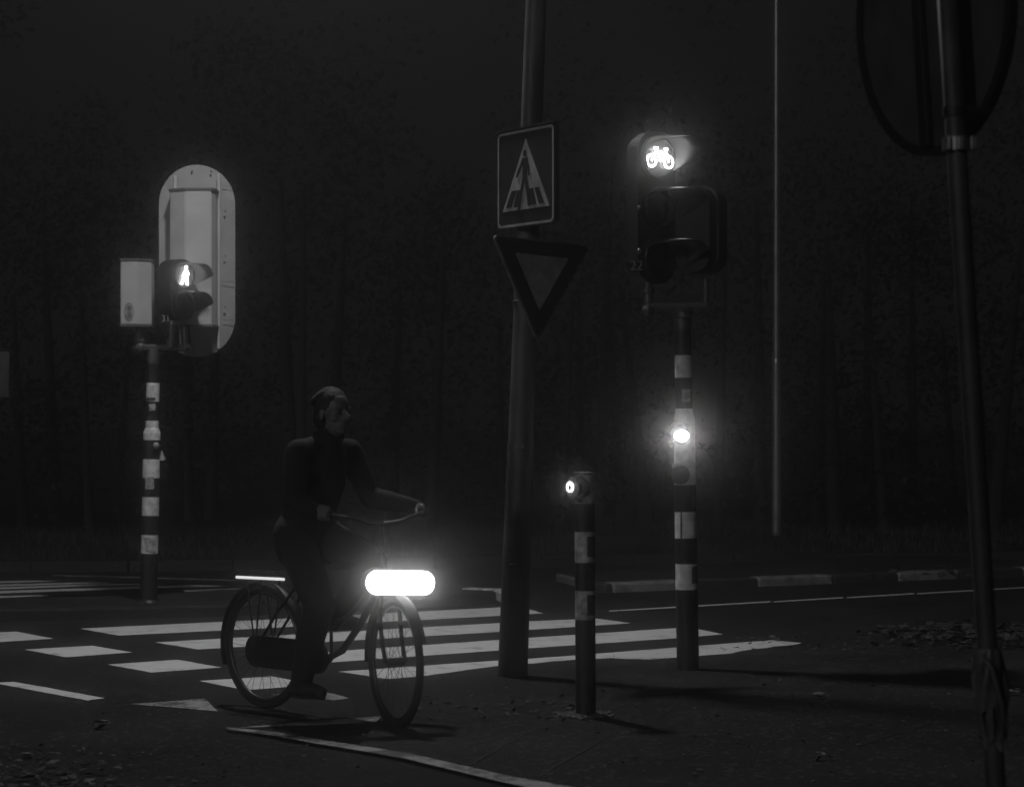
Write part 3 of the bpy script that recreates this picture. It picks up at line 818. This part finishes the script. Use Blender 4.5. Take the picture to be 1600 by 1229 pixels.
# ------------------------------------------------------------------ leaves and scraps
def leaf(b, p, r, mi=0):
    a = random.uniform(0, 6.28); tl = Matrix.Rotation(a, 3, 'Z') @ Matrix.Rotation(random.gauss(0, .5), 3, 'X')
    pts = [(-1, 0, 0), (-.3, -.5, .12), (.5, -.35, .05), (1, 0, .25), (.45, .4, .1), (-.35, .5, .18)]
    b.face([Vector(p) + tl @ (Vector(q) * r) for q in pts], mi)
b = MB()
def litter(n, px0, px1, py0, py1, z, rmin, rmax, lift=.03, shape=None):
    for i in range(n):
        px, py = random.uniform(px0, px1), random.uniform(py0, py1)
        if shape and random.random() > shape(px, py): continue
        p = G(px, py, z); leaf(b, (p.x, p.y, z + random.uniform(.004, lift)), random.uniform(rmin, rmax))
litter(900, 1330, 1680, 982, 1014, PZ, .02, .05, .07, lambda x, y: min(1, max(.03, (x - 1340) / 140) * (1 if abs(y - 998 + (x - 1340) * .02) < 12 else .35)))
litter(420, -40, 330, 1165, 1260, 0, .012, .034, .03, lambda x, y: max(.05, min(1, (y - 1150) / 70)) * max(.10, min(1, (290 - x) / 220)))
litter(70, 640, 920, 1085, 1128, PZ, .012, .03, .012)
litter(60, 930, 1550, 1030, 1229, PZ, .008, .02, .01)
litter(50, 0, 620, 1110, 1229, 0, .006, .016, .01)
litter(60, 380, 720, 925, 955, IZ, .012, .03, .012)
litter(60, 1350, 1600, 880, 905, MZ, .02, .05, .02)
litter(260, 1120, 1700, 992, 1030, PZ, .008, .035, .02, lambda x, y: max(.06, 1 - abs(y - 1006) / 14))
litter(160, 900, 1600, 1010, 1229, PZ, .005, .016, .008)
litter(90, 560, 960, 1040, 1140, PZ, .006, .022, .010, lambda x, y: .4)
litter(120, -40, 620, 1080, 1229, 0, .004, .012, .006)
kind(b.done('fallen_leaves', 'leaf_litter', recalc=False), 'stuff')
for (px, py, z, r, lab) in ((1425, 1009, PZ, .045, 'pale crumpled leaf at the pavement edge beside the leaf heap'),
                            (1285, 1091, PZ, .045, 'flat pale leaf lying on the open pavement between the signal and the round sign'),
                            (1287, 1187, PZ, .035, 'small pale leaf low on the pavement nearest the camera'),
                            (1583, 1086, PZ, .050, 'pale leaf on the pavement right of the plastic wrapping'),
                            (1510, 1007, PZ, .035, 'pale narrow leaf close left of the round sign post'),
                            (159, 1138, 0, .045, 'long pale leaf on the cycle path under the white dash')):
    b = MB(); p = G(px, py, z)
    for k in range(4): leaf(b, (random.gauss(0, .02), random.gauss(0, .012), .010 + .008 * k), r * random.uniform(.5, 1))
    o = b.done('fallen_leaf', 'leaf_pale', recalc=False); o.location = p; tag(o, lab, 'leaf', 'loose pale leaves on the ground')

# ------------------------------------------------------------------ bicycle
pF, pR = G(624, 1136), G(414, 1106)
mid = (pF + pR) / 2; head_dir = (pF - pR).normalized(); rz = math.atan2(head_dir.y, head_dir.x)
bk = thing('bicycle', 'black upright city bicycle with a bright headlight drawn out wide like its light streak, crossing toward the camera', 'bicycle', mid, rz)
WB = .54; WR = .335
STEER = Matrix.Translation((.46, 0, 0)) @ Matrix.Rotation(R(-20), 4, 'Z') @ Matrix.Translation((-.46, 0, 0))
SPT = lambda p: (STEER @ Vector(p).to_4d()).to_3d()
def bdone(b, name, m, parent=None, steer=False):
    if steer: bmesh.ops.transform(b.bm, matrix=STEER, verts=b.bm.verts)
    return b.done(name, m, parent or bk)
def wheel(x, steer):
    b = MB(); b.torus((x, 0, WR), WR - .019, .019, (0, 1, 0), 64, 10); w_ = bdone(b, 'wheel', 'rubber', None, steer)
    b = MB(); b.torus((x, 0, WR), WR - .046, .011, (0, 1, 0), 64, 8); bdone(b, 'rim', 'bike_steel', w_, steer)
    b = MB(); b.cone((x, -.045, WR), (x, .045, WR), .022, .022, 16)
    for i in range(32):
        a = 2 * math.pi * i / 32; sd_ = .03 if i % 2 else -.03; a2 = a + (.35 if i % 4 < 2 else -.35)
        b.cone((x + .02 * math.cos(a2), sd_, WR + .02 * math.sin(a2)), (x + (WR - .05) * math.cos(a), 0, WR + (WR - .05) * math.sin(a)), .0012, .0012, 5)
    bdone(b, 'spokes', 'bike_steel', w_, steer)
    b = MB(); 
    K = 40; a0, a1 = (15, 200) if x < 0 else (20, 185)
    pr = None
    for i in range(K + 1):
        a = R(a0 + (a1 - a0) * i / K)
        row = [b.bm.verts.new((x + (WR + .022 - .012 * (yy / .03) ** 2) * math.cos(a), yy, WR + (WR + .022 - .012 * (yy / .03) ** 2) * math.sin(a))) for yy in (-.03, -.015, 0, .015, .03)]
        if pr:
            for k in range(4): b.bm.faces.new((pr[k], row[k], row[k+1], pr[k+1])).smooth = True
        pr = row
    bdone(b, 'mudguard', 'bike_paint', None, steer)
wheel(WB, True); wheel(-WB, False)
BB = Vector((-.07, 0, .29))
b = MB()
hd_t, hd_b = Vector((.40, 0, .88)), Vector((.435, 0, .72))
b.cone(hd_b, hd_t, .019, .019, 16)
b.tube([hd_b + Vector((-.01, 0, .05)), (.25, 0, .52), (.1, 0, .36), BB], .019)
b.tube([hd_b + Vector((-.01, 0, .10)), (.22, 0, .60), (.05, 0, .47), (-.13, 0, .46)], .014)
b.cone(BB, (-.20, 0, .80), .016, .015, 16); b.cone((-.20, 0, .78), (-.22, 0, .88), .013, .013, 16)
for y in (-.055, .055):
    b.tube([BB + Vector((0, y * .5, 0)), (-.3, y, .31), (-WB, y, WR)], .010); b.tube([(-.185, y * .3, .74), (-.36, y, .54), (-WB, y, WR)], .008)
b.cone(BB + Vector((0, -.04, 0)), BB + Vector((0, .04, 0)), .024, .024, 16)
bdone(b, 'frame', 'bike_paint')
b = MB()
for y in (-.055, .055): b.tube([(.44, y * .6, .70), (.46, y, .60), (.49, y, .45), (WB, y, WR)], .011)
b.cone((.44, -.04, .70), (.44, .04, .70), .018, .018, 12); bdone(b, 'fork', 'bike_paint', None, True)
b = MB(); b.cone((.40, 0, .86), (.385, 0, 1.02), .012, .012, 14)
for sg in (-1, 1): b.tube([(.385, 0, 1.03), (.40, sg * .08, 1.04), (.38, sg * .18, 1.07), (.31, sg * .25, 1.08), (.21, sg * .28, 1.07)], .011)
hb = bdone(b, 'handlebar', 'bike_steel', None, True)
for sg in (-1, 1):
    b = MB(); b.cone((.31, sg * .252, 1.08), (.19, sg * .284, 1.068), .016, .016, 14); bdone(b, 'grip', 'rubber', hb, True)
b = MB(); b.sphere((-.23, 0, .905), .10, (1.35, .95, .32)); b.sphere((-.13, 0, .91), .05, (1.5, .7, .5)); bdone(b, 'saddle', 'rubber')
b = MB()
for y in (-.06, 0, .06): b.tube([(-.27, y * .6, .74), (-.34, y, .735), (-.70, y, .735)], .006)
for x in (-.36, -.5, -.68): b.cone((x, -.062, .735), (x, .062, .735), .005, .005, 8)
for y in (-.065, .065): b.tube([(-.62, y, .73), (-WB, y, WR)], .005); b.tube([(-.48, y, .73), (-WB, y, WR)], .005)
bdone(b, 'carrier', 'bike_paint')
b = MB(); b.cone((-.69, -.072, .708), (-.29, -.072, .716), .0075, .0075, 12); bdone(b, 'tail_light_streak', 'tail_light_glow')  # glowing strip drawn out to stand for the tail light's streak
b = MB()
fr = (Vector((-.3, -.035, .315)), Vector((1, 0, 0)), Vector((0, 0, 1)), Vector((0, -1, 0)))
b.prism(rrect(.66, .17, .08), fr, .025); bdone(b, 'chain_case', 'bike_paint')
b = MB()
b.cone(BB + Vector((0, -.07, 0)), BB + Vector((0, -.07, -.17)), .011, .009, 10); b.cone(BB + Vector((0, .07, 0)), BB + Vector((0, .07, .17)), .011, .009, 10); b.cone(BB + Vector((0, -.07, 0)), BB + Vector((0, .07, 0)), .010, .010, 10)
cr_ = bdone(b, 'crank', 'bike_steel')
for sg, z_ in ((-1, -.17), (1, .17)):
    b = MB(); b.box(BB + Vector((0, sg * .125, z_)), (.085, .095, .022), bevel=.005); bdone(b, 'pedal', 'rubber')
# headlight on the fork crown, widened to stand for its light streak
LW, LH = .372, .122; HL = Vector((.60, 0, .742))
tl_ = R(-2.5); fr = (HL, Vector((0, math.cos(tl_), -math.sin(tl_) * -1)), Vector((0, math.sin(tl_) * -1, math.cos(tl_))), Vector((1, 0, 0)))
b = MB(); b.prism(rrect(LW + .012, LH + .012, (LH + .010) / 2, 10), fr, -.06); b.tube([HL + Vector((-.05, 0, -.02)), (.46, 0, .70)], .010); hl = bdone(b, 'headlight', 'bike_paint', None, True)
b = MB(); b.prism(rrect(LW, LH, LH / 2 - .001, 10), fr, .012, z0=.0005); bdone(b, 'lens', 'bike_lamp_light', hl, True)

# ------------------------------------------------------------------ rider
def blob_mesh(name, chains, m, parent, voxel, smooth=3, extra=None):
    """chains of (point, radius) -> tapered capsules fused into one skin"""
    b = MB()
    for ch in chains:
        ch = [(Vector(p), r) for p, r in ch]
        for (p, r), (q, r2) in zip(ch, ch[1:]):
            b.cone(p, q, r, r2, 18)
        for p, r in ch: b.sphere(p, r, seg=18)
    if extra: extra(b)
    o = b.done(name, m, parent)
    md = o.modifiers.new('fuse', 'REMESH'); md.mode = 'VOXEL'; md.voxel_size = voxel; md.use_smooth_shade = True
    sm = o.modifiers.new('relax', 'SMOOTH'); sm.iterations = smooth; sm.factor = .5
    dg = bpy.context.evaluated_depsgraph_get(); dg.update()
    me = bpy.data.meshes.new_from_object(o.evaluated_get(dg)); old = o.data
    o.modifiers.clear(); o.data = me; me.name = name; bpy.data.meshes.remove(old)
    return o
rd_ = thing('person', 'person in dark clothes sitting upright riding the black bicycle over the crossing', 'person', mid, rz)
hip = Vector((-.20, 0, .97)); HC = Vector((.035, 0, 1.595))
def SP(p): return (STEER @ Vector(p).to_4d()).to_3d()
hands = []
for sg in (-1, 1):
    g0, g1 = SP((.30, sg * .2547, 1.079)), SP((.20, sg * .2813, 1.069)); ax = (g0 - g1).normalized()
    out = Vector((ax.y, -ax.x, 0)) * sg; out = out if out.y * sg > 0 else -out        # outward, horizontal
    gm = (g0 + g1) / 2
    wrist = g1 - ax * .025 + Vector((0, 0, .035)) 
    palm = [(wrist, .026), (gm + Vector((0, 0, .034)) - ax * .03, .022), (gm + Vector((0, 0, .034)) + ax * .01, .018)]
    fing = []
    for i, (off, ln) in enumerate(((.040, .92), (.018, 1.0), (-.005, .97), (-.027, .80))):
        c_ = gm + ax * off; rr_ = .0255
        pts = []
        for a, r_ in ((75, .0095), (25, .009), (-25, .0085), (-75 * ln, .008)):
            pts.append((c_ + out * rr_ * math.cos(R(a)) + Vector((0, 0, rr_ * math.sin(R(a)))), r_))
        fing.append([(gm + Vector((0, 0, .034)) + ax * off * .7, .012)] + pts)
    thumb = [(gm + Vector((0, 0, .030)) - ax * .012 - out * .018, .012), (gm + ax * .018 - out * .028 + Vector((0, 0, .012)), .0105), (gm + ax * .044 - out * .026 - Vector((0, 0, .006)), .009)]
    hands.append((sg, wrist, palm, fing, thumb))
legs = {-1: [(Vector((-.19, -.09, .95)), .085), (Vector((.05, -.115, .60)), .056), (Vector((-.015, -.125, .42)), .052), (Vector((-.085, -.125, .195)), .034)],
        1: [(Vector((-.19, .09, .95)), .085), (Vector((.20, .115, .83)), .056), (Vector((.10, .125, .70)), .052), (Vector((-.085, .125, .535)), .034)]}
def arm(sg, wrist, k=1.0, e=0):
    sh = Vector((-.045, sg * .175, 1.395)); el = Vector((.02, sg * .27, 1.15))
    return [(sh, .050 * k + e), (sh.lerp(el, .5), .045 * k + e), (el, .038 * k + e), (el.lerp(wrist, .4), .036 * k + e), (wrist, .026 * k + e)]
torso = [(hip, .125), (Vector((-.165, 0, 1.10)), .118), (Vector((-.10, 0, 1.25)), .128), (Vector((-.055, 0, 1.37)), .105), (Vector((-.02, 0, 1.44)), .058)]
shoulders = [(Vector((-.045, -.16, 1.395)), .052), (Vector((-.045, 0, 1.41)), .072), (Vector((-.045, .16, 1.395)), .052)]
neck = [(Vector((-.02, 0, 1.43)), .055), (Vector((.0, 0, 1.54)), .050)]
def head_extra(b):
    b.sphere(HC + Vector((-.012, 0, .035)), .088, (1.10, .88, 1.02))
    b.sphere(HC + Vector((.022, 0, -.045)), .066, (1.05, .86, 1.15)); b.sphere(HC + Vector((.060, 0, -.088)), .024, (1, 1.2, .8))
    b.cone(HC + Vector((.082, 0, .022)), HC + Vector((.108, 0, -.022)), .008, .015, 12); b.sphere(HC + Vector((.106, 0, -.022)), .0155, (1, 1.15, .8))
    b.sphere(HC + Vector((.080, 0, -.057)), .017, (.8, 1.6, .42)); b.sphere(HC + Vector((.078, 0, -.069)), .015, (.8, 1.4, .45))
    for sg in (-1, 1):
        b.sphere(HC + Vector((.070, sg * .032, .028)), .018, (.7, 1.3, .4)); b.sphere(HC + Vector((.055, sg * .042, -.022)), .026, (.8, 1, .8))
        b.sphere(HC + Vector((-.012, sg * .080, -.004)), .026, (.7, .35, 1.15))
ch = [torso, shoulders, neck] + [legs[-1], legs[1]]
for sg, wrist, palm, fing, thumb in hands: ch += [arm(sg, wrist), palm, thumb] + fing
for sg in (-1, 1):
    a_ = legs[sg][-1][0]; ch.append([(a_, .034), (a_ + Vector((-.02, 0, -.045)), .036), (a_ + Vector((.06, 0, -.055)), .034), (a_ + Vector((.145, 0, -.052)), .026)])
body = blob_mesh('body', ch, 'skin', rd_, .0055, 2, head_extra)
for sg in (-1, 1):
    b = MB(); b.sphere(HC + Vector((.074, sg * .031, .006)), .0115, (.9, 1.1, .75), seg=14); b.done('eye', 'eye_dark', body)
# jacket, trousers, shoes, hair
rs = random.Random(3)
jk = [[(hip + Vector((0, 0, -.03)), .145), (Vector((-.165, 0, 1.10)), .142), (Vector((-.10, 0, 1.25)), .150), (Vector((-.055, 0, 1.36)), .130), (Vector((-.03, 0, 1.42)), .085)],
      [(Vector((-.045, -.16, 1.395)), .070), (Vector((-.045, 0, 1.40)), .090), (Vector((-.045, .16, 1.395)), .070)],
      [(Vector((-.02, 0, 1.44)), .072), (Vector((-.005, 0, 1.485)), .066)]]
for sg, wrist, *_ in hands: 
    a_ = arm(sg, wrist, 1.1, .016); e = a_[-1]; a_[-1] = (a_[-2][0].lerp(e[0], .92), e[1] - .004); jk.append(a_)
for k in range(7):
    z_ = 1.03 + .045 * k; x_ = -.19 + .1 * (z_ - .97) / .35; jk.append([(Vector((x_ + .10, rs.uniform(-.11, -.06), z_)), .030), (Vector((x_ + .135, rs.uniform(-.02, .03), z_ + rs.uniform(-.03, .03))), .020), (Vector((x_ + .09, rs.uniform(.06, .11), z_ + rs.uniform(-.02, .04))), .030)])
for sg in (-1, 1):
    for f_ in (.15, .3, .42, .55, .66, .8):
        A = jk[-1]; p0_ = Vector((-.045, sg * .175, 1.395)).lerp(Vector((.02, sg * .27, 1.15)), f_); jk.append([(p0_ + Vector((.035, -sg * .03, rs.uniform(-.02, .02))), .026), (p0_ + Vector((.02, sg * .035, rs.uniform(-.02, .02))), .028)])
jk.append([(Vector((.035, -.045, 1.475)), .022), (Vector((.05, 0, 1.462)), .02), (Vector((.035, .045, 1.475)), .022), (Vector((-.03, .07, 1.485)), .024), (Vector((-.075, 0, 1.49)), .026), (Vector((-.03, -.07, 1.485)), .024), (Vector((.035, -.045, 1.475)), .022)])
jk.append([(Vector((-.17, -.13, .86)), .07), (Vector((-.26, -.06, .90)), .08), (Vector((-.26, .06, .90)), .08), (Vector((-.17, .13, .86)), .07)])
blob_mesh('jacket', jk, 'cloth_dark', rd_, .007, 3)
tr = [[(hip + Vector((-.01, -.04, -.01)), .135), (hip + Vector((-.01, .04, -.01)), .135)]]
for sg in (-1, 1): tr.append([(p, r + (.026 if i < 3 else .024)) for i, (p, r) in enumerate(legs[sg])])
blob_mesh('trousers', tr, 'denim', rd_, .008, 4)
for sg in (-1, 1):
    a_ = legs[sg][-1][0]
    blob_mesh('shoe', [[(a_ + Vector((-.015, 0, .01)), .046), (a_ + Vector((-.028, 0, -.034)), .043), (a_ + Vector((.06, 0, -.040)), .043), (a_ + Vector((.155, 0, -.046)), .034)],
                       [(a_ + Vector((-.05, 0, -.064)), .020), (a_ + Vector((.17, 0, -.068)), .018)]], 'shoe_black', rd_, .006, 3)
def hair_extra(b):
    b.sphere(HC + Vector((-.030, 0, .046)), .094, (1.10, .92, 1.0)); b.sphere(HC + Vector((-.060, 0, -.02)), .075, (.9, 1.05, 1.1))
def lock():
    a = rs.uniform(-2.6, 2.6); e = rs.uniform(.1, 1.2); d = Vector((-.35 + .5 * math.cos(a) * math.cos(e), math.sin(a) * math.cos(e), .35 + math.sin(e))).normalized()
    p = HC + Vector((-.022, 0, .040)) + Vector((d.x * .098, d.y * .086, d.z * .092)); q = Vector((-.35, d.y * .8, -.7)).normalized()
    return [(p, .015), (p + q * .03 + d * .010, .012), (p + q * .055 + d * .006, .006)]
blob_mesh('hair', [lock() for _ in range(46)] + [[(HC + Vector((-.07, 0, -.03)), .05), (HC + Vector((-.08, 0, -.10)), .035)]], 'hair', rd_, .007, 3, hair_extra)

# ------------------------------------------------------------------ far wood behind the verge
b = MB()
def clump(x, y, z, r, n, sz):
    for i in range(n):
        v = Vector((random.gauss(0, 1), random.gauss(0, 1), random.gauss(0, 1))).normalized() * r * random.uniform(.45, 1.05)
        p = Vector((x, y, z)) + Vector((v.x, v.y, v.z * .9)); a = Matrix.Rotation(random.uniform(0, 6.28), 3, (random.random() + .01, random.random(), random.random())); q = sz * random.uniform(.5, 1.2)
        b.face([p + a @ Vector(w_) * q for w_ in ((-1, 0, 0), (0, -.6, .1), (1, 0, 0), (0, .6, .1))])
for i in range(64):
    x = -15 + 32 * i / 63 + random.uniform(-.4, .4); y = verge_line(x) + random.uniform(4.6, 9); hgt = random.uniform(3.5, 8.0); z0 = .25
    b.cone((x, y, z0 - .3), (x + random.gauss(0, .2), y, hgt * .7), random.uniform(.06, .13), .03, 7, mi=1)
    for k in range(9): 
        zc = z0 + hgt * random.uniform(.05, 1); clump(x + random.gauss(0, .8), y + random.gauss(0, .6), zc, random.uniform(.5, 1.1), 110, .065)
kind(b.done('far_woodland', ['foliage', 'bark'], recalc=False), 'stuff')

# ------------------------------------------------------------------ air
SIG, SIG_VEIL = .018, .0010
b = MB(); b.box((0, 19, 5.5), (76, 52, 13)); hz = kind(b.done('haze', 'signal_grey'), 'stuff')
hm = bpy.data.materials.new('haze'); hm.use_nodes = True; nt = hm.node_tree
nt.nodes.remove(nt.nodes['Principled BSDF']); pv = nt.nodes.new('ShaderNodeVolumePrincipled')
pv.inputs['Color'].default_value = (.9, .9, .9, 1); pv.inputs['Density'].default_value = SIG; pv.inputs['Anisotropy'].default_value = .99
pv2 = nt.nodes.new('ShaderNodeVolumePrincipled')      # mist droplets scatter forward; this even veil is added to lift dark tones
pv2.inputs['Color'].default_value = (.9, .9, .9, 1); pv2.inputs['Density'].default_value = SIG_VEIL; pv2.inputs['Anisotropy'].default_value = 0
adv = nt.nodes.new('ShaderNodeAddShader'); nt.links.new(pv.outputs[0], adv.inputs[0]); nt.links.new(pv2.outputs[0], adv.inputs[1])
nt.links.new(adv.outputs[0], nt.nodes['Material Output'].inputs['Volume']); hz.data.materials.clear(); hz.data.materials.append(hm)
hm.cycles.volume_sampling = 'DISTANCE'

# ------------------------------------------------------------------ light
sc_ = bpy.context.scene
wd = bpy.data.worlds.new('World'); sc_.world = wd; wd.use_nodes = True; nt = wd.node_tree; bg = nt.nodes['Background']
sky = nt.nodes.new('ShaderNodeTexSky'); sky.sky_type = 'NISHITA'; sky.sun_disc = False
SUN_EL, SUN_AZ = 20.0, 212.0     # degrees; azimuth clockwise from +y
sky.sun_elevation = R(SUN_EL); sky.sun_rotation = R(SUN_AZ)
bw = nt.nodes.new('ShaderNodeRGBToBW'); nt.links.new(sky.outputs[0], bw.inputs[0])
ad = nt.nodes.new('ShaderNodeMath'); ad.operation = 'MULTIPLY_ADD'; ad.inputs[1].default_value = .00004; ad.inputs[2].default_value = .0034
nt.links.new(bw.outputs[0], ad.inputs[0]); nt.links.new(ad.outputs[0], bg.inputs['Color']); bg.inputs['Strength'].default_value = 1.0
sl = bpy.data.lights.new('sun', 'SUN'); sl.energy = .48; sl.angle = R(3); so = bpy.data.objects.new('sun', sl); C.objects.link(so)
dv = Vector((math.sin(R(SUN_AZ)) * math.cos(R(SUN_EL)), math.cos(R(SUN_AZ)) * math.cos(R(SUN_EL)), math.sin(R(SUN_EL))))
so.rotation_euler = dv.to_track_quat('Z', 'Y').to_euler(); so.location = dv * 30
ll = bpy.data.lights.new('street_lamp_light', 'SPOT'); ll.energy = 1180; ll.spot_size = R(150); ll.spot_blend = .35; ll.shadow_soft_size = .22
lo = bpy.data.objects.new('street_lamp_light', ll); C.objects.link(lo); lo.location = LAMP + Vector((0, 0, .0))

# ------------------------------------------------------------------ camera
cd = bpy.data.cameras.new('camera'); cam = bpy.data.objects.new('camera', cd); C.objects.link(cam)
cam.location = (0, 0, H); cam.rotation_euler = (R(90), 0, 0); cd.sensor_width = 36; cd.lens = 36 * F / 1600
cd.shift_y = (YH - 614.5) / 1600; cd.clip_end = 1000; cd.clip_start = .05
cd.dof.use_dof = True; cd.dof.focus_distance = 14.0; cd.dof.aperture_fstop = 4.0
sc_.camera = cam
sc_.view_settings.view_transform = 'Standard'; sc_.view_settings.look = 'None'; sc_.view_settings.exposure = 0; sc_.view_settings.gamma = 1
sc_.render.engine = 'CYCLES'
sc_.cycles.use_denoising = True; sc_.cycles.use_adaptive_sampling = False
sc_.cycles.max_bounces = 5; sc_.cycles.volume_bounces = 1; sc_.cycles.sample_clamp_indirect = 1.0; sc_.cycles.transparent_max_bounces = 8
